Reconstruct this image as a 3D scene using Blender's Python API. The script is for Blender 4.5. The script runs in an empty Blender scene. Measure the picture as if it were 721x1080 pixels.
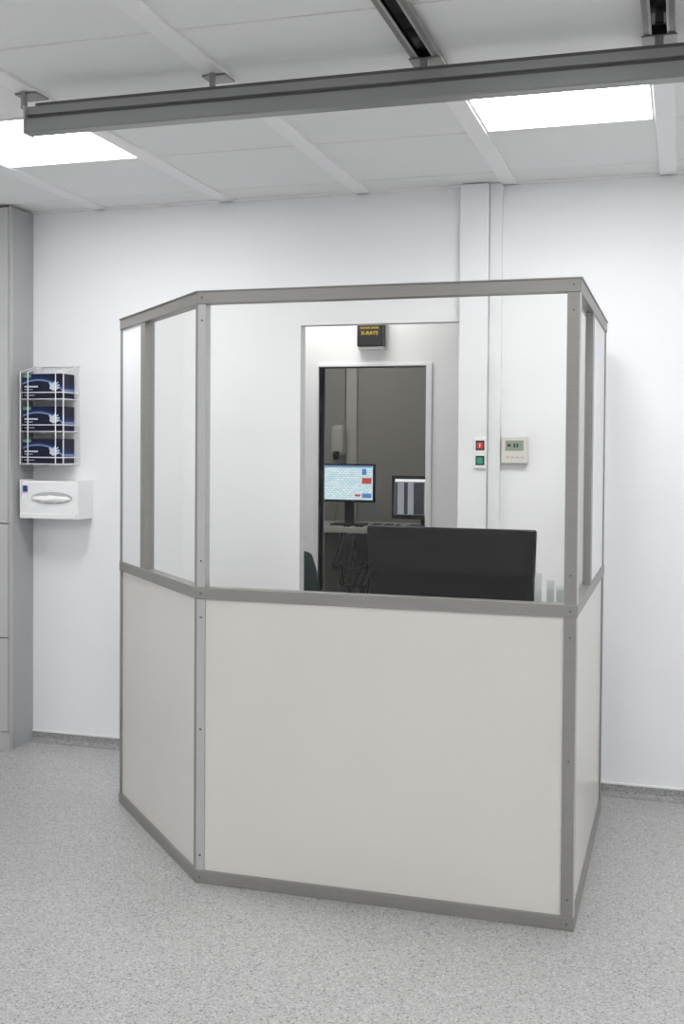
import bpy, math, random
from mathutils import Matrix, Vector
random.seed(4)
S=bpy.context.scene
# ------------------------------------------------------------------ materials
def mat(name,col,rough=0.5,metal=0.0,emit=None,es=0,noise=0.0,nscale=50,bump=0.0,spec=0.5,stretch=None):
    m=bpy.data.materials.new(name); m.use_nodes=True; nt=m.node_tree; b=nt.nodes['Principled BSDF']
    b.inputs['Base Color'].default_value=(*col,1); b.inputs['Roughness'].default_value=rough
    b.inputs['Metallic'].default_value=metal; b.inputs['Specular IOR Level'].default_value=spec
    if emit: b.inputs['Emission Color'].default_value=(*emit,1); b.inputs['Emission Strength'].default_value=es
    if noise or bump:
        tc=nt.nodes.new('ShaderNodeTexCoord'); n=nt.nodes.new('ShaderNodeTexNoise'); n.inputs['Scale'].default_value=nscale
        src=tc.outputs['Object']
        if stretch:
            mp=nt.nodes.new('ShaderNodeMapping'); mp.inputs['Scale'].default_value=stretch; nt.links.new(src,mp.inputs[0]); src=mp.outputs[0]
        nt.links.new(src,n.inputs['Vector'])
        if noise:
            r=nt.nodes.new('ShaderNodeMapRange'); r.inputs[1].default_value=.3; r.inputs[2].default_value=.7
            r.inputs[3].default_value=1-noise; r.inputs[4].default_value=1+noise*.5
            nt.links.new(n.outputs[0],r.inputs[0])
            mx=nt.nodes.new('ShaderNodeVectorMath'); mx.operation='SCALE'; mx.inputs[0].default_value=col
            nt.links.new(r.outputs[0],mx.inputs['Scale']); nt.links.new(mx.outputs[0],b.inputs['Base Color'])
        if bump:
            bp=nt.nodes.new('ShaderNodeBump'); bp.inputs['Strength'].default_value=bump; bp.inputs['Distance'].default_value=.002
            nt.links.new(n.outputs[0],bp.inputs['Height']); nt.links.new(bp.outputs[0],b.inputs['Normal'])
    return m
M_wall=mat('wall_paint',(.88,.885,.895),.6,noise=.01,nscale=3,bump=.05)
M_tile=mat('ceiling_tile',(.85,.852,.85),.9,noise=.02,nscale=180,bump=.1)
M_strip=mat('ceiling_strip',(.89,.89,.89),.5)
M_gap=mat('gap_dark',(.34,.34,.34),.8)
M_trunk=mat('trunking_white',(.84,.845,.86),.35)
M_panel=mat('booth_panel_white',(.705,.685,.64),.28,noise=.01,nscale=4)
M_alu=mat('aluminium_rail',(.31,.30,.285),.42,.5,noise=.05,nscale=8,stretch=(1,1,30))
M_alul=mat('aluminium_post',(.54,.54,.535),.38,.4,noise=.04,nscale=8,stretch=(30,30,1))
M_beam=mat('beam_metal',(.28,.28,.28),.38,.5)
M_beamd=mat('beam_metal_dark',(.10,.10,.10),.45,.3)
M_black=mat('black_plastic',(.012,.012,.013),.3,spec=.35)
M_gloss=mat('black_gloss',(.004,.004,.005),.10,spec=.18)
M_blk2=mat('black_matte',(.015,.015,.017),.6)
M_green=mat('chair_fabric',(.012,.03,.028),.8,bump=.4,nscale=300)
M_white=mat('white_plastic',(.84,.84,.84),.35)
M_wire=mat('white_wire',(.82,.82,.82),.3,.1)
M_cab=mat('cabinet_grey',(.42,.425,.43),.4,noise=.03,nscale=3)
M_cabf=mat('cabinet_front_grey',(.50,.50,.49),.4,noise=.03,nscale=3)
M_screw=mat('screw',(.15,.15,.15),.4,.8)
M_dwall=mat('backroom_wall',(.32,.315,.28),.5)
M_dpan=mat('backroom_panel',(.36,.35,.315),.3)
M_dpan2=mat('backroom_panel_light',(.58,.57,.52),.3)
M_red=mat('red_button',(.55,.02,.02),.3,emit=(.8,.03,.02),es=.15)
M_grn=mat('green_button',(.01,.28,.16),.3,emit=(.0,.4,.2),es=.15)
M_lcd=mat('lcd',(.28,.33,.27),.2)
M_yel=mat('sign_yellow',(.6,.42,.04),.4,emit=(1,.7,.1),es=.3)
M_lamp=mat('lamp_diffuser',(.9,.9,.9),.5,emit=(.985,.99,1),es=18)
M_lampf=mat('lamp_frame',(.8,.8,.8),.4)
M_blue=mat('label_blue',(.03,.07,.25),.5)
M_lid=mat('box_green',(.10,.30,.2),.5)
M_hand=mat('box_hand_grey',(.55,.6,.68),.5)
M_paper=mat('tissue_paper',(.88,.88,.88),.8,bump=.5,nscale=60)

# speckled vinyl
def floor_mat(name,k=1.0):
    m=bpy.data.materials.new(name); m.use_nodes=True; nt=m.node_tree; b=nt.nodes['Principled BSDF']
    tc=nt.nodes.new('ShaderNodeTexCoord')
    v=nt.nodes.new('ShaderNodeTexVoronoi'); v.inputs['Scale'].default_value=215
    nt.links.new(tc.outputs['Object'],v.inputs['Vector'])
    sp=nt.nodes.new('ShaderNodeSeparateColor'); nt.links.new(v.outputs['Color'],sp.inputs[0])
    cr=nt.nodes.new('ShaderNodeValToRGB'); e=cr.color_ramp; e.interpolation='CONSTANT'
    cols=[(0,.20),(.07,.34),(.25,.41),(.58,.45),(.86,.55)]
    e.elements[0].position=0; e.elements[1].position=.10
    for i in range(3): e.elements.new(cols[i+2][0])
    for i,(p,c) in enumerate(cols):
        e.elements[i].position=p; e.elements[i].color=(c*k,c*k*.995,c*k*.98,1)
    nt.links.new(sp.outputs[0],cr.inputs[0])
    n=nt.nodes.new('ShaderNodeTexNoise'); n.inputs['Scale'].default_value=1.3; n.inputs['Detail'].default_value=4
    nt.links.new(tc.outputs['Object'],n.inputs['Vector'])
    mr=nt.nodes.new('ShaderNodeMapRange'); mr.inputs[1].default_value=.3; mr.inputs[2].default_value=.7; mr.inputs[3].default_value=.97; mr.inputs[4].default_value=1.03
    nt.links.new(n.outputs[0],mr.inputs[0])
    vm=nt.nodes.new('ShaderNodeVectorMath'); vm.operation='SCALE'
    nt.links.new(cr.outputs[0],vm.inputs[0]); nt.links.new(mr.outputs[0],vm.inputs['Scale'])
    nt.links.new(vm.outputs[0],b.inputs['Base Color'])
    b.inputs['Roughness'].default_value=.34
    return m
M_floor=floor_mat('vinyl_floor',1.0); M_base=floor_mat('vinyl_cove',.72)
# glass
def glass(name,tint,base):
    m=bpy.data.materials.new(name); m.use_nodes=True; nt=m.node_tree; nt.nodes.clear()
    o=nt.nodes.new('ShaderNodeOutputMaterial'); mx=nt.nodes.new('ShaderNodeMixShader')
    t=nt.nodes.new('ShaderNodeBsdfTransparent'); t.inputs[0].default_value=(*tint,1)
    g=nt.nodes.new('ShaderNodeBsdfGlossy'); g.inputs['Roughness'].default_value=.01
    lw=nt.nodes.new('ShaderNodeLayerWeight'); lw.inputs[0].default_value=.5
    p=nt.nodes.new('ShaderNodeMath'); p.operation='POWER'; p.inputs[1].default_value=4
    a=nt.nodes.new('ShaderNodeMath'); a.operation='MULTIPLY_ADD'; a.inputs[1].default_value=.4; a.inputs[2].default_value=base
    nt.links.new(lw.outputs['Facing'],p.inputs[0]); nt.links.new(p.outputs[0],a.inputs[0]); nt.links.new(a.outputs[0],mx.inputs[0])
    nt.links.new(t.outputs[0],mx.inputs[1]); nt.links.new(g.outputs[0],mx.inputs[2]); nt.links.new(mx.outputs[0],o.inputs[0])
    return m
M_glass=glass('lead_glass',(.999,.999,.990),.02); M_acr=glass('acrylic',(.93,.95,.95),.08)
# glove box print
def box_print():
    m=bpy.data.materials.new('glove_box_print'); m.use_nodes=True; nt=m.node_tree; b=nt.nodes['Principled BSDF']
    tc=nt.nodes.new('ShaderNodeTexCoord'); mp=nt.nodes.new('ShaderNodeMapping'); mp.vector_type='POINT'
    mp.inputs['Location'].default_value=(.02,0,.10); mp.inputs['Scale'].default_value=(.8,0,1.15)
    ln=nt.nodes.new('ShaderNodeVectorMath'); ln.operation='LENGTH'
    cr=nt.nodes.new('ShaderNodeValToRGB'); e=cr.color_ramp
    cols=[(0,(.006,.008,.028)),(.130,(.007,.010,.034)),(.135,(.30,.42,.66)),(.140,(.012,.035,.15)),(.156,(.007,.010,.034)),(.3,(.005,.006,.02))]
    while len(e.elements)<len(cols): e.elements.new(.5)
    for i,(p,c) in enumerate(cols): e.elements[i].position=p; e.elements[i].color=(*c,1)
    nt.links.new(tc.outputs['Object'],mp.inputs[0]); nt.links.new(mp.outputs[0],ln.inputs[0]); nt.links.new(ln.outputs['Value'],cr.inputs[0])
    nt.links.new(cr.outputs[0],b.inputs['Base Color']); b.inputs['Roughness'].default_value=.4; b.inputs['Specular IOR Level'].default_value=.25
    return m
M_print=box_print()
# ------------------------------------------------------------------ helpers
def link(o,parent=None):
    S.collection.objects.link(o)
    if parent: o.parent=parent
    return o
def empty(name): 
    e=bpy.data.objects.new(name,None); e.empty_display_size=.1; return link(e)
def mesh(name,vs,fs,m,parent=None,bevel=0,loc=None,seg=2):
    if loc is not None: vs=[tuple(Vector(v)-Vector(loc)) for v in vs]
    me=bpy.data.meshes.new(name); me.from_pydata(vs,[],fs); me.update()
    import bmesh
    bm=bmesh.new(); bm.from_mesh(me); bmesh.ops.recalc_face_normals(bm,faces=bm.faces); bm.to_mesh(me); bm.free()
    for mm in (m if isinstance(m,list) else [m]): me.materials.append(mm)
    o=bpy.data.objects.new(name,me)
    if loc is not None: o.location=loc
    if bevel:
        b=o.modifiers.new('bevel','BEVEL'); b.width=bevel; b.segments=seg; b.limit_method='ANGLE'
    return link(o,parent)
BF=[(0,1,2,3),(4,5,6,7),(0,1,5,4),(1,2,6,5),(2,3,7,6),(3,0,4,7)]
def bv(x0,x1,y0,y1,z0,z1): return [(x0,y0,z0),(x1,y0,z0),(x1,y1,z0),(x0,y1,z0),(x0,y0,z1),(x1,y0,z1),(x1,y1,z1),(x0,y1,z1)]
def box(name,x0,x1,y0,y1,z0,z1,m,parent=None,bevel=0):
    return mesh(name,bv(x0,x1,y0,y1,z0,z1),BF,m,parent,bevel,loc=((x0+x1)/2,(y0+y1)/2,(z0+z1)/2))
def boxes(name,L,m,parent=None,bevel=0):
    vs=[];fs=[]
    for b in L:
        n=len(vs); vs+=bv(*b); fs+=[tuple(i+n for i in f) for f in BF]
    return mesh(name,vs,fs,m,parent,bevel)
def wire(name,pts,r,m,parent=None,cyc=False,smooth=False):
    c=bpy.data.curves.new(name,'CURVE'); c.dimensions='3D'; c.bevel_depth=r; c.bevel_resolution=3
    lst=pts if isinstance(pts[0][0],(tuple,list)) else [pts]
    for P in lst:
        s=c.splines.new('NURBS' if smooth else 'POLY'); s.points.add(len(P)-1)
        for i,p in enumerate(P): s.points[i].co=(*p,1)
        s.use_cyclic_u=cyc
        if smooth: s.order_u=4; s.use_endpoint_u=True
    c.materials.append(m); return link(bpy.data.objects.new(name,c),parent)
def cyl(name,x,y,z0,z1,r,m,parent=None,n=24,r2=None):
    r2=r if r2 is None else r2
    vs=[(x+r*math.cos(a),y+r*math.sin(a),z0) for a in [2*math.pi*i/n for i in range(n)]]+[(x+r2*math.cos(a),y+r2*math.sin(a),z1) for a in [2*math.pi*i/n for i in range(n)]]
    fs=[tuple(range(n)),tuple(range(n,2*n))]+[(i,(i+1)%n,n+(i+1)%n,n+i) for i in range(n)]
    return mesh(name,vs,fs,m,parent)
def text(name,body,size,loc,m,parent=None,rot=(math.pi/2,0,0)):
    c=bpy.data.curves.new(name,'FONT'); c.body=body; c.size=size; c.align_x='CENTER'; c.align_y='CENTER'; c.extrude=.0008
    c.materials.append(m); o=bpy.data.objects.new(name,c); o.location=loc; o.rotation_euler=rot; return link(o,parent)
# ------------------------------------------------------------------ room
HC=2.765; YW=5.0; XL=-3.95; XR=2.6; YB=-2.6
OX0,OX1,OZ=-1.785,-.995,2.152; TW=.065
box('floor',XL-.1,XR+.1,YB-.1,YW+3.7,-.1,0,M_floor)
w=empty('wall_back')
boxes('wall_mesh',[(XL-.1,OX0,YW,YW+TW,0,2.95),(OX1,XR+.1,YW,YW+TW,0,2.95),(OX0,OX1,YW,YW+TW,OZ,2.95)],M_wall,w)
box('wall_left',XL-.1,XL,YB,YW,0,2.95,M_wall)
box('wall_right',XR,XR+.1,YB,YW,0,2.95,M_wall)
box('wall_front',XL-.1,XR+.1,YB-.1,YB,0,2.95,M_wall)
# ceiling
strips=[-2.862+.697*i for i in range(-1,8)]
c=empty('ceiling')
box('ceiling_void',XL-.1,XR+.1,YB-.1,YW+3.7,2.81,2.93,M_gap,c)
rows=[4.17+.62*i for i in range(-10,2)]
tiles=[];lamps=[]
xe=[XL-.35]+strips+[XR+.35]
for i in range(len(xe)-1):
    x0,x1=xe[i]+.035,xe[i+1]-.035
    x0=max(x0,XL); x1=min(x1,XR)
    if x1-x0<.05: continue
    ye=[YB]+rows+[YW]
    for j in range(len(ye)-1):
        y0,y1=ye[j]+.0035,ye[j+1]-.0035
        if y1-y0<.05: continue
        k=round((4.17-ye[j+1])/.62)
        if i in (2,5,8) and ye[j+1]<YW-.01 and k in (0,4,8): lamps.append((x0,x1,y0,y1))
        else: tiles.append((x0,x1,y0,y1,HC+.006,HC+.03))
boxes('ceiling_tiles',tiles,M_tile,c,.003)
boxes('ceiling_strips',[(s-.037,s+.037,YB,YW,HC-.004,HC+.035) for s in strips],M_strip,c,.003)
boxes('ceiling_edge_strip',[(XL,XR,YW-.022,YW,HC-.004,HC+.03)],M_strip,c,.002)
for k,(x0,x1,y0,y1) in enumerate(lamps):
    e=empty('fill_panel')
    box('diffuser',x0+.012,x1-.012,y0+.012,y1-.012,HC+.008,HC+.02,M_lamp,e)
    boxes('frame',[(x0,x1,y0,y0+.012,HC+.002,HC+.03),(x0,x1,y1-.012,y1,HC+.002,HC+.03),(x0,x0+.012,y0+.012,y1-.012,HC+.002,HC+.03),(x1-.012,x1,y0+.012,y1-.012,HC+.002,HC+.03)],M_lampf,e)
# coved skirting
def base(name,segs):
    vs=[];fs=[]
    for (xa,xb) in segs:
        prof=[(YW,0),(YW-.035,0),(YW-.018,.006),(YW-.008,.02),(YW-.005,.052),(YW,.052)]
        n=len(vs); k=len(prof)
        vs+=[(xa,y,z) for y,z in prof]+[(xb,y,z) for y,z in prof]
        fs+=[tuple(range(n,n+k)),tuple(range(n+k,n+2*k))]+[(n+i,n+(i+1)%k,n+k+(i+1)%k,n+k+i) for i in range(k)]
    e=empty(name); mesh('cove',vs,fs,M_base,e)
    boxes('cap_strip',[(a,b,YW-.008,YW,.052,.06) for a,b in segs],M_white,e)
base('baseboard_back',[(-3.26,OX0),(-.80,XR)])
# vertical trunking on the wall
e=empty('trim_1')
box('trunk_wide',-.99,-.858,YW-.055,YW,0,HC,M_trunk,e,.003)
box('trunk_narrow',-.856,-.80,YW-.03,YW,0,HC,M_trunk,e,.003)
# ------------------------------------------------------------------ rooms behind doorway
YI=6.0; IX0,IX1,IZ=-2.02,-1.385,2.02
w=empty('wall_inner')
boxes('wall_mesh',[(-3.95,IX0,YI,YI+.1,0,2.8),(IX1,.6,YI,YI+.1,0,2.8),(IX0,IX1,YI,YI+.1,IZ,2.8)],M_wall,w)
box('wall_corridor_left',-4.05,-3.95,YW+.12,8.7,0,2.8,M_wall)
box('wall_corridor_right',.6,.7,YW+.12,8.7,0,2.8,M_wall)
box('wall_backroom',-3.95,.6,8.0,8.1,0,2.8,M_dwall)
e=empty('door_1')   # frame of the inner doorway
boxes('frame',[(IX0-.018,IX0,YI-.012,YI+.11,0,IZ+.018),(IX1,IX1+.035,YI-.012,YI+.11,0,IZ+.018),(IX0,IX1,YI-.012,YI+.11,IZ,IZ+.018)],M_trunk,e,.003)
e=empty('door_2')   # lining of the doorway in the back wall
boxes('lining',[(OX0,OX0+.006,YW-.001,YW+TW+.001,0,OZ),(OX1-.006,OX1,YW-.001,YW+TW+.001,0,OZ),(OX0+.006,OX1-.006,YW-.001,YW+TW+.001,OZ-.006,OZ)],M_strip,e,.001)
def fill_light(x0,x1,y0,y1,es,nm):  # unseen glowing panel, added to brighten a room beyond the doorway
    e=empty('fill_panel')
    box('diffuser',x0,x1,y0,y1,2.735,2.75,mat(nm,(.9,.9,.9),.5,emit=(1,.99,.97),es=es),e)
    box('frame',x0-.02,x1+.02,y0-.02,y1+.02,2.75,2.81,M_lampf,e)
fill_light(-2.2,-1.6,5.27,5.87,9,'fill_diffuser_corridor')  # added out of view to light the corridor
fill_light(-2.6,-2.0,6.4,7.0,6,'fill_diffuser_backroom')  # added out of view to lift the back room walls
# back room cupboards
e=empty('tall_cupboard')
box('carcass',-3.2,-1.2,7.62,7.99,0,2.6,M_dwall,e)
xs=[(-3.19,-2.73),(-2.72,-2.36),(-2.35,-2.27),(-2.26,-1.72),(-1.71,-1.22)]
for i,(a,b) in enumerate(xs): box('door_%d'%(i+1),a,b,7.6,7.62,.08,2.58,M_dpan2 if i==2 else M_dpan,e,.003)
wire('handles',[[(x,7.6,1.0),(x,7.57,1.0),(x,7.57,1.3),(x,7.6,1.3)] for x in (-2.42,-1.78,-1.66)],.006,M_alul,e)
box('dispenser_body',-2.44,-2.34,7.50,7.6,1.50,1.72,M_dpan2,e,.03)
box('dispenser_spout',-2.41,-2.37,7.47,7.52,1.47,1.53,M_black,e,.008)
# counter
e=empty('counter')
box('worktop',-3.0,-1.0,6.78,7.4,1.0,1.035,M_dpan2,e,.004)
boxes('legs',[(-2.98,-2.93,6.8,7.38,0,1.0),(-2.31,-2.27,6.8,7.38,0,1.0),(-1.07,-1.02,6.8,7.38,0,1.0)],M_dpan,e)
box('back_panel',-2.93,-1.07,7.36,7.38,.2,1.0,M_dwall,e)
for i in range(12):
    x=-2.14+.028*i+random.uniform(-.02,.02)
    a,b=random.uniform(-.07,.07),random.uniform(-.06,.06)
    wire('cable_%d'%(i+1),[(x,7.1,1.04),(x+.02,6.95,1.042),(x+.03,6.77,1.046),(x+.02,6.755,.9),(x+a,6.76,.72),(x+a+.12,6.79,.84),(x+b,6.80,.6),(x+b+.14,6.79,.72),(x+.02,6.78,.3),(x+.04,6.76,.007),(x+.2,6.80,.007)],.007,M_blk2,e,smooth=True)
box('junction_box',-2.02,-1.93,6.75,6.779,.82,1.0,M_black,e,.004)
def screen_mat():
    m=bpy.data.materials.new('screen_schedule'); m.use_nodes=True; nt=m.node_tree; b=nt.nodes['Principled BSDF']
    tc=nt.nodes.new('ShaderNodeTexCoord')
    br=nt.nodes.new('ShaderNodeTexBrick'); br.inputs['Color1'].default_value=(.55,.78,.85,1); br.inputs['Color2'].default_value=(.85,.93,.95,1); br.inputs['Mortar'].default_value=(.35,.55,.65,1)
    br.inputs['Scale'].default_value=18; br.inputs['Mortar Size'].default_value=.03
    sx=nt.nodes.new('ShaderNodeSeparateXYZ'); cx=nt.nodes.new('ShaderNodeCombineXYZ')
    nt.links.new(tc.outputs['Object'],sx.inputs[0]); nt.links.new(sx.outputs[0],cx.inputs[0]); nt.links.new(sx.outputs[2],cx.inputs[1]); nt.links.new(cx.outputs[0],br.inputs[0])
    nt.links.new(br.outputs[0],b.inputs['Emission Color']); b.inputs['Emission Strength'].default_value=.9; b.inputs['Base Color'].default_value=(.05,.05,.05,1)
    return m
M_scr=screen_mat()
M_scr2=mat('screen_xray',(.02,.02,.02),.2,emit=(.30,.32,.36),es=.8); M_scrk=mat('screen_dark',(.02,.02,.02),.2,emit=(.02,.022,.03),es=1)
M_scrr=mat('screen_red',(.1,.02,.02),.3,emit=(.55,.08,.06),es=.8); M_scrb=mat('screen_blue',(.02,.02,.1),.3,emit=(.08,.25,.6),es=.8); M_scrw=mat('screen_white',(.2,.2,.2),.3,emit=(.8,.85,.85),es=.9)
def monitor(name,x0,x1,y,z0,z1,zdesk,scr,t=.035,b=.012):
    e=empty(name)
    box('housing',x0,x1,y,y+t,z0,z1,M_black,e,.004)
    box('screen',x0+b,x1-b,y-.002,y,z0+b*1.4,z1-b,scr,e)
    xc=(x0+x1)/2
    box('neck',xc-.03,xc+.03,y+t,y+t+.03,zdesk+.01,z0+.12,M_black,e,.004)
    box('foot',xc-.11,xc+.11,y-.05,y+.12,zdesk,zdesk+.012,M_black,e,.004)
    return e
e=monitor('computer_monitor',-2.335,-1.965,7.0,1.19,1.447,1.035,M_scr)
boxes('tiles_red',[(-2.05,-1.985,6.9965,6.9975,1.315,1.355),(-2.10,-2.06,6.9965,6.9975,1.23,1.245)],M_scrr,e)
boxes('tiles_blue',[(-2.05,-2.02,6.9965,6.9975,1.375,1.415),(-2.05,-1.985,6.9965,6.9975,1.22,1.25),(-2.32,-1.98,6.9965,6.9975,1.424,1.434)],M_scrb,e)
e=monitor('computer_monitor',-1.84,-1.40,6.98,1.087,1.375,1.035,M_scr2,b=.022)
boxes('xray_left',[(-1.815,-1.80,6.9765,6.9775,1.12,1.33),(-1.755,-1.73,6.9765,6.9775,1.12,1.33),(-1.69,-1.62,6.9765,6.9775,1.12,1.33),(-1.56,-1.53,6.9765,6.9775,1.12,1.33)],M_scrk,e)
boxes('window_bar',[(-1.816,-1.424,6.9765,6.9772,1.335,1.352)],M_scrw,e)
e=empty('computer_tower')
box('case',-2.2,-2.02,6.85,7.25,0,.44,M_black,e,.006)
box('front_bezel',-2.19,-2.03,6.84,6.85,.02,.42,M_gloss,e,.004)
# illuminated sign on inner wall
e=empty('xray_warning_sign')
box('housing',-1.775,-1.625,YI-.07,YI,2.130,2.30,M_black,e,.006)
text('legend_1','DO NOT ENTER',.015,(-1.70,YI-.0712,2.232),M_yel,e)
text('legend_2','X-RAYS',.030,(-1.70,YI-.0712,2.203),M_yel,e)
boxes('base',[(-1.775,-1.625,YI-.055,YI,2.115,2.129)],M_white,e)
# ------------------------------------------------------------------ chair
e=empty('office_chair')
cx,cy=-1.985,5.5
box('seat',cx-.23,cx+.23,cy-.22,cy+.22,.45,.52,M_green,e,.03)
vs=[];nx,nz=9,7
for j in range(nz):
    for i in range(nx):
        u=i/(nx-1)*2-1; v=j/(nz-1)
        wv=.20+.03*math.sin(v*math.pi)-.02*v*v
        vs.append((cx+u*wv,cy-.25-.03*(1-u*u)+.02*math.sin(v*3),.60+.44*v-.025*abs(u)**3*(1 if v>.5 else -1)))
fs=[(j*nx+i,j*nx+i+1,(j+1)*nx+i+1,(j+1)*nx+i) for j in range(nz-1) for i in range(nx-1)]
o=mesh('backrest',vs,fs,M_green,e); s=o.modifiers.new('s','SOLIDIFY'); s.thickness=.05; s.offset=0; s=o.modifiers.new('b','BEVEL'); s.width=.015; s.segments=3
wire('back_arm',[(cx,cy-.25,.7),(cx,cy-.30,.55),(cx,cy-.2,.43),(cx,cy,.43)],.015,M_black,e,smooth=True)
cyl('column',cx,cy,.1,.45,.025,M_black,e)
for k in range(5):
    a=k*2*math.pi/5+.3
    wire('foot_%d'%(k+1),[(cx,cy,.1),(cx+.27*math.cos(a),cy+.27*math.sin(a),.07)],.016,M_black,e)
    cyl('castor_%d'%(k+1),cx+.27*math.cos(a),cy+.27*math.sin(a),0,.06,.022,M_black,e)
# ------------------------------------------------------------------ booth
BL=Vector((-2.339,4.241));FL=Vector((-1.647,3.537));FR=Vector((-.314,3.535));BR=Vector((-.316,4.817))
poly=[BL,FL,FR,BR]; cen=Vector((-1.2,4.3))
def offpoly(d):   # positive d = inward
    out=[]; ns=[]
    for a,b in zip(poly[:-1],poly[1:]):
        t=(b-a).normalized(); n=Vector((-t.y,t.x))
        if n.dot(cen-a)<0: n=-n
        ns.append((n,t))
    out.append(poly[0]+ns[0][0]*d)
    for i in (1,2):
        n1,n2=ns[i-1][0],ns[i][0]; bis=(n1+n2).normalized(); out.append(poly[i]+bis*(d/bis.dot(n1)))
    out.append(poly[3]+ns[2][0]*d); return out
def rail(name,d0,d1,z0,z1,m,parent,bevel=0):
    A=offpoly(d0);B=offpoly(d1)
    vs=[(p.x,p.y,z0) for p in A]+[(p.x,p.y,z0) for p in B]+[(p.x,p.y,z1) for p in A]+[(p.x,p.y,z1) for p in B]
    fs=[]
    for i in range(3): fs+=[(i,i+1,i+9,i+8),(i+4,i+5,i+13,i+12),(i,i+1,i+5,i+4),(i+8,i+9,i+13,i+12)]
    fs+=[(0,4,12,8),(3,7,15,11)]
    return mesh(name,vs,fs,m,parent,bevel)
def seg(name,i,a,b,d0,d1,z0,z1,m,parent,bevel=0):
    P,Q=poly[i],poly[i+1]; t=(Q-P).normalized(); n=Vector((-t.y,t.x))
    if n.dot(cen-P)<0: n=-n
    Lg=(Q-P).length
    if a<0: a=Lg+a
    if b<=0: b=Lg+b
    c=[P+t*a+n*d0,P+t*b+n*d0,P+t*b+n*d1,P+t*a+n*d1]
    return mesh(name,[(p.x,p.y,z0) for p in c]+[(p.x,p.y,z1) for p in c],BF,m,parent,bevel)
bo=empty('xray_control_booth')
H=2.1
rail('top_rail',0,.045,H-.042,H,M_alu,bo,.002)
rail('top_rail_cap',-.004,.049,H,H+.004,M_alu,bo)
rail('waist_rail',0,.045,1.015,1.056,M_alu,bo,.002)
rail('base_rail',0,.045,0,.045,M_alu,bo,.002)
rail('lower_panels',.010,.040,.045,1.015,M_panel,bo)
rail('glass_panes',.018,.026,1.056,H-.042,M_glass,bo)
pz=[(.045,1.015,'low'),(1.056,H-.042,'up')]
L0=(FL-BL).length; L1=(FR-FL).length; L2=(BR-FR).length
for z0,z1,k in pz:
    seg('post_fl_front_'+k,1,.001,.033,.003,.044,z0,z1,M_alul,bo,.0015)
    seg('post_fl_side_'+k,0,-.024,-.0005,.003,.044,z0,z1,M_alu,bo,.0015)
    seg('post_fr_front_'+k,1,-.044,-.001,.003,.03,z0,z1,M_alul,bo,.0015)
    seg('post_fr_side_'+k,2,.003,.018,.003,.044,z0,z1,M_alu,bo,.0015)
    seg('post_bl_'+k,0,.0,.022,.003,.044,z0,z1,M_alu,bo,.0015)
    seg('post_br_'+k,2,-.03,-.0001,.003,.044,z0,z1,M_alu,bo,.0015)
z0,z1=1.056,H-.042
ps=L0*(1-.668)
seg('post_left_mid',0,ps-.03,ps+.03,.003,.044,z0,z1,M_alu,bo,.0015)
seg('side_panel_left',0,.022,ps-.03,.008,.016,z0,z1,M_trunk,bo)
pr=L2*.44
seg('post_right_mid',2,pr-.02,pr+.05,.003,.030,z0,z1,M_alu,bo,.0015)
seg('side_panel_right',2,pr+.05,-.03,.008,.016,z0,z1,M_trunk,bo)
sv=[]
for zz in (.10,.55,.95,1.15,2.0):
    sv+= [(-.340,-.334,3.5345,3.539,zz-.003,zz+.003),(-1.632,-1.626,3.5365,3.541,zz-.003,zz+.003)]
for zz in (H-.02,1.035,.022):
    sv+= [(-.340,-.334,3.532,3.537,zz-.003,zz+.003),(-1.632,-1.626,3.534,3.539,zz-.003,zz+.003)]
boxes('screws',sv,M_screw,bo)
# desk inside booth
e=empty('booth_desk')
box('worktop',-1.56,-.38,3.62,4.25,.74,.77,M_white,e,.003)
boxes('legs',[(-1.53,-1.49,3.66,3.70,0,.74),(-.43,-.39,3.66,3.70,0,.74),(-1.53,-1.49,4.17,4.21,0,.74),(-.43,-.39,4.17,4.21,0,.74)],M_alul,e)
# large monitor seen from behind
e=empty('widescreen_monitor')
x0,x1,z0,z1=-1.14,-.50,.89,1.262; y=3.95
mesh('rear_shell',[(x0+.02,y,z0),(x1-.01,y,z0),(x1-.01,y+.03,z0),(x0+.02,y+.03,z0),(x0,y,z1),(x1,y,z1),(x1,y+.03,z1),(x0,y+.03,z1)],BF,M_gloss,e,.01,seg=3)
box('front_bezel',x0+.02,x1-.01,y+.03,y+.042,z0+.004,z1-.004,M_black,e,.003)
box('screen',x0+.035,x1-.03,y+.042,y+.044,z0+.02,z1-.02,M_scrk,e)
box('rear_bulge',x0+.05,x1-.04,y-.008,y,z0+.03,z1-.045,M_gloss,e,.005)
box('neck',-.86,-.78,y-.045,y-.0085,.78,1.0,M_gloss,e,.004)
box('foot',-.96,-.68,y-.10,y+.14,.77,.785,M_black,e,.004)
# leaflet holders on the desk next to the monitor
e=empty('acrylic_leaflet_holder')
box('base',-.50,-.40,3.70,3.78,.77,.776,M_acr,e)
box('stem',-.455,-.445,3.72,3.74,.776,1.0,M_acr,e)
for i,(a,t) in enumerate([(-.475,1.135),(-.435,1.11),(-.405,1.09)]):
    box('pocket_%d'%(i+1),a,a+.026,3.70+.02*i,3.706+.02*i,.98,t,M_acr,e)
    box('card_%d'%(i+1),a+.003,a+.023,3.708+.02*i,3.710+.02*i,.985,t-.012,M_white,e)
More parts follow.
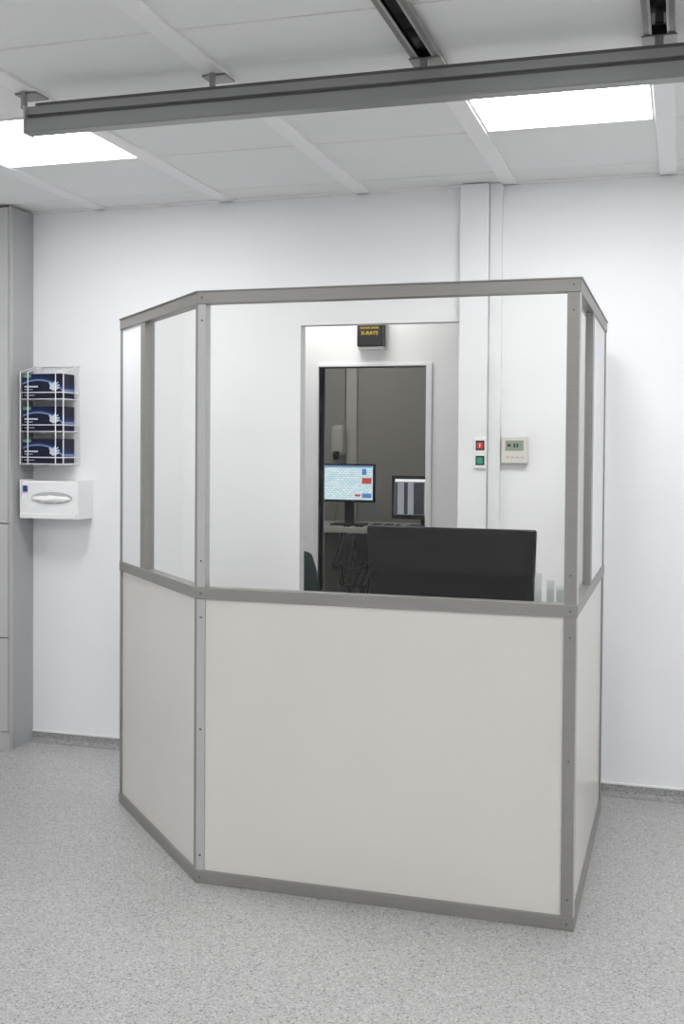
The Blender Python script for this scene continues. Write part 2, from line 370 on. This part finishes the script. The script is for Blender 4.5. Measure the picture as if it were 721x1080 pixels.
# ------------------------------------------------------------------ overhead beam and tracks
e=empty('overhead_rail_beam')
x0,x1=-2.12,XR-.1
def prof(name,P,xa,xb,m,par):
    k=len(P); vs=[(xa,y,z) for y,z in P]+[(xb,y,z) for y,z in P]
    return mesh(name,vs,[tuple(range(k)),tuple(range(k,2*k))]+[(i,(i+1)%k,k+(i+1)%k,k+i) for i in range(k)],m,par)
prof('beam_body',[(3.21,2.688),(3.21,2.662),(3.218,2.657),(3.218,2.650),(3.20,2.645),(3.20,2.605),(3.205,2.600),(3.25,2.600),(3.25,2.688)],x0,x1,M_beam,e)
box('beam_groove',x0+.01,x1,3.215,3.2182,2.6505,2.6565,M_beamd,e)
box('beam_upper_flange',x0+.03,x1,3.215,3.27,2.689,2.700,M_beamd,e)
box('end_cap',x0-.006,x0,3.197,3.253,2.597,2.69,M_alul,e)
for k,s in enumerate((-.765,-.078)):
    par=empty('ceiling_track')
    boxes('flanges',[(s-.044,s-.028,YB,3.42,HC-.022,HC-.004),(s+.028,s+.044,YB,3.42,HC-.022,HC-.004)],M_alu,par,.001)
    boxes('slot',[(s-.028,s+.028,YB,3.42,HC-.010,HC-.005)],M_gloss,par)
    boxes('inner_lips',[(s-.028,s-.021,YB,3.42,HC-.022,HC-.018),(s+.021,s+.028,YB,3.42,HC-.022,HC-.018)],M_alul,par)
    box('hanger_plate',s-.05,s+.05,3.25,3.33,HC-.028,HC-.023,M_alu,par,.001)
    box('hanger',s-.012,s+.012,3.24,3.262,2.700,HC-.029,M_beam,par)
for s in (strips[2],strips[3]):
    par=empty('beam_bracket')
    box('plate',s-.042,s+.042,3.27,3.35,HC-.012,HC-.004,M_beam,par,.002)
    box('clamp',s-.008,s+.008,3.255,3.27,2.700,HC-.006,M_beam,par)
# ------------------------------------------------------------------ wall items
YT=YW-.055
e=empty('switch_plate')
box('plate',-.915,-.855,YT-.012,YT,1.463,1.607,M_white,e,.004)
box('red_button',-.898,-.872,YT-.020,YT-.012,1.555,1.585,M_red,e,.003)
box('green_button',-.898,-.872,YT-.020,YT-.012,1.487,1.515,M_grn,e,.003)
boxes('legend',[(-.905,-.865,YT-.0128,YT-.012,1.548,1.593),(-.905,-.865,YT-.0128,YT-.012,1.480,1.523)],M_black,e)
boxes('mark',[(-.887,-.883,YT-.0205,YT-.02,1.562,1.578)],M_white,e)
e=empty('thermostat')
box('body',-.795,-.672,YW-.03,YW,1.488,1.612,M_panel,e,.006)
box('lcd_screen',-.775,-.692,YW-.032,YW-.03,1.548,1.594,M_lcd,e)
boxes('digits',[(-.765,-.750,YW-.0328,YW-.032,1.566,1.578),(-.737,-.729,YW-.0328,YW-.032,1.562,1.58),(-.724,-.716,YW-.0328,YW-.032,1.562,1.58)],M_blk2,e)
boxes('buttons',[(-.77+.022*i,-.757+.022*i,YW-.033,YW-.03,1.515,1.520) for i in range(4)],M_cab,e)
# glove box rack
ra=empty('glove_box_rack')
rx0,rx1,yf=-3.245,-2.995,4.865
r=.0028
wire('back_frame',[(rx0+.0,YW-.005,1.455),(rx1+.01,YW-.005,1.455),(rx1+.01,YW-.005,1.965),(rx0,YW-.005,1.965)],r,M_wire,ra,cyc=True)
for k,zb in enumerate((1.465,1.63,1.795)):
    wire('shelf_%d'%(k+1),[(rx0,YW-.005,zb-.004),(rx0,yf-.008,zb-.004),(rx1,yf-.008,zb-.004),(rx1,YW-.005,zb-.004)],r,M_wire,ra)
    wire('lip_%d'%(k+1),[(rx0,YW-.005,zb+.03),(rx0,yf-.008,zb+.03),(rx1,yf-.008,zb+.03),(rx1,YW-.005,zb+.03)],r,M_wire,ra)
    wire('floor_wires_%d'%(k+1),[[(rx0+.05*i,YW-.005,zb-.004),(rx0+.05*i,yf-.008,zb-.004)] for i in range(1,5)],.002,M_wire,ra)
wire('front_uprights',[[(x,yf-.008,1.455),(x,yf-.008,1.93),(x,YW-.005,1.965)] for x in (rx0+.045,rx1-.045)],r,M_wire,ra)
wire('side_uprights',[[(rx1,yf-.008,1.455),(rx1,yf-.008,1.93),(rx1,YW-.005,1.965)],[(rx0,yf-.008,1.455),(rx0,yf-.008,1.93),(rx0,YW-.005,1.965)]],r,M_wire,ra)
for k,zb in enumerate((1.465,1.63,1.795)):
    g=empty('disposable_glove_box')
    a,b=rx0+.008,rx1-.012
    box('carton',a,b,yf,YW-.02,zb,zb+.125,M_print,g,.0015)
    X=b-.072; Z=zb+.05
    hv=[(0,0),(.022,-.012),(.04,-.006),(.055,.0),(.055,.006),(.04,.008),(.058,.014),(.057,.020),(.038,.018),(.053,.030),(.049,.034),(.033,.026),(.038,.042),(.033,.043),(.024,.030),(.012,.024),(.002,.032),(-.003,.028),(.003,.014)]
    mesh('printed_hand',[(X+u,yf-.0012,Z+v) for u,v in hv],[tuple(range(len(hv)))],M_hand,g)
    boxes('printed_band',[(a+.004,a+.05,yf-.001,yf,zb+.106,zb+.121)],M_lid,g)
    boxes('printed_text',[(a+.012,a+.09,yf-.001,yf,zb+.056,zb+.064),(a+.012,a+.06,yf-.001,yf,zb+.044,zb+.047),(a+.012,a+.07,yf-.001,yf,zb+.014,zb+.017)],M_hand,g)
# dispenser below
e=empty('wall_paper_dispenser')
dx0,dx1,dy,dz0,dz1=-3.235,-2.915,4.855,1.19,1.375
P=[(YW,dz0),(dy,dz0),(dy,dz0+.012),(dy+.0,dz0+.05),(dy+.012,dz1-.008),(dy+.02,dz1),(YW,dz1)]
prof('housing',P,dx0,dx1,M_white,e)
boxes('side_flanges',[(dx0-.008,dx0,dy-.006,YW,dz0-.006,dz1+.006),(dx1,dx1+.008,dy-.006,YW,dz0-.006,dz1+.006),(dx0,dx1,dy-.010,dy-.001,dz0-.006,dz0+.02)],M_white,e,.002)
n=28; ov=[(-3.06+.118*math.cos(2*math.pi*i/n),dy+.0005,1.290+.030*math.sin(2*math.pi*i/n)) for i in range(n)]
mesh('opening',ov,[tuple(range(n))],mat('slot_shadow',(.5,.5,.51),.7),e)
vs=[];nx,nz=15,7
for j in range(nz):
    for i in range(nx):
        u=i/(nx-1)*2-1;v=j/(nz-1)
        vs.append((-3.06+u*.11,dy-.002-.014*math.sin(v*math.pi)*(1-u*u)-random.random()*.004,1.303-.040*v*(1-.7*u*u)-.010*u*u+random.uniform(-.004,.004)))
fs=[(j*nx+i,j*nx+i+1,(j+1)*nx+i+1,(j+1)*nx+i) for j in range(nz-1) for i in range(nx-1)]
o=mesh('paper_sheet',vs,fs,M_paper,e); s=o.modifiers.new('s','SUBSURF'); s.levels=s.render_levels=2
boxes('label',[(dx0+.008,dx0+.032,dy-.001,dy+.004,1.320,1.350)],M_blue,e)
# tall cabinet at left
e=empty('tall_cabinet')
box('carcass',XL,-3.262,4.80,YW,0,HC-.006,M_cab,e)
cz=[(.10,.575),(.581,1.155),(1.161,HC-.012)]
for k,(a,b) in enumerate(cz): box('door_%d'%(k+1),XL+.01,-3.266,4.782,4.80,a,b,M_cabf,e,.002)
box('plinth',XL,-3.262,4.79,4.80,0,.095,M_cabf,e)
box('edge_trim',-3.262,-3.256,4.785,4.81,0,HC-.006,M_alul,e)
# ------------------------------------------------------------------ world + camera
wd=bpy.data.worlds.new('world'); S.world=wd; wd.use_nodes=True
wd.node_tree.nodes['Background'].inputs[0].default_value=(.8,.85,.9,1); wd.node_tree.nodes['Background'].inputs[1].default_value=.3
zc,yaw,pi_,ro,f,sx,sy=1.5540,.2864,.0222,.0074,1149.8532,19.6045,-41.8354
d=Vector((-math.sin(yaw)*math.cos(pi_),math.cos(yaw)*math.cos(pi_),-math.sin(pi_)))
r=Vector((math.cos(yaw),math.sin(yaw),0)); u=r.cross(d)
r2=math.cos(ro)*r+math.sin(ro)*u; u2=-math.sin(ro)*r+math.cos(ro)*u
cd=bpy.data.cameras.new('camera'); co=bpy.data.objects.new('camera',cd); link(co)
co.matrix_world=Matrix(((r2.x,u2.x,-d.x,0),(r2.y,u2.y,-d.y,0),(r2.z,u2.z,-d.z,zc),(0,0,0,1)))
cd.sensor_width=36; cd.lens=f*36/1080; cd.shift_x=-sx/1080; cd.shift_y=sy/1080; cd.clip_start=.05
S.camera=co
S.view_settings.view_transform='Standard'; S.view_settings.look='None'; S.view_settings.exposure=0
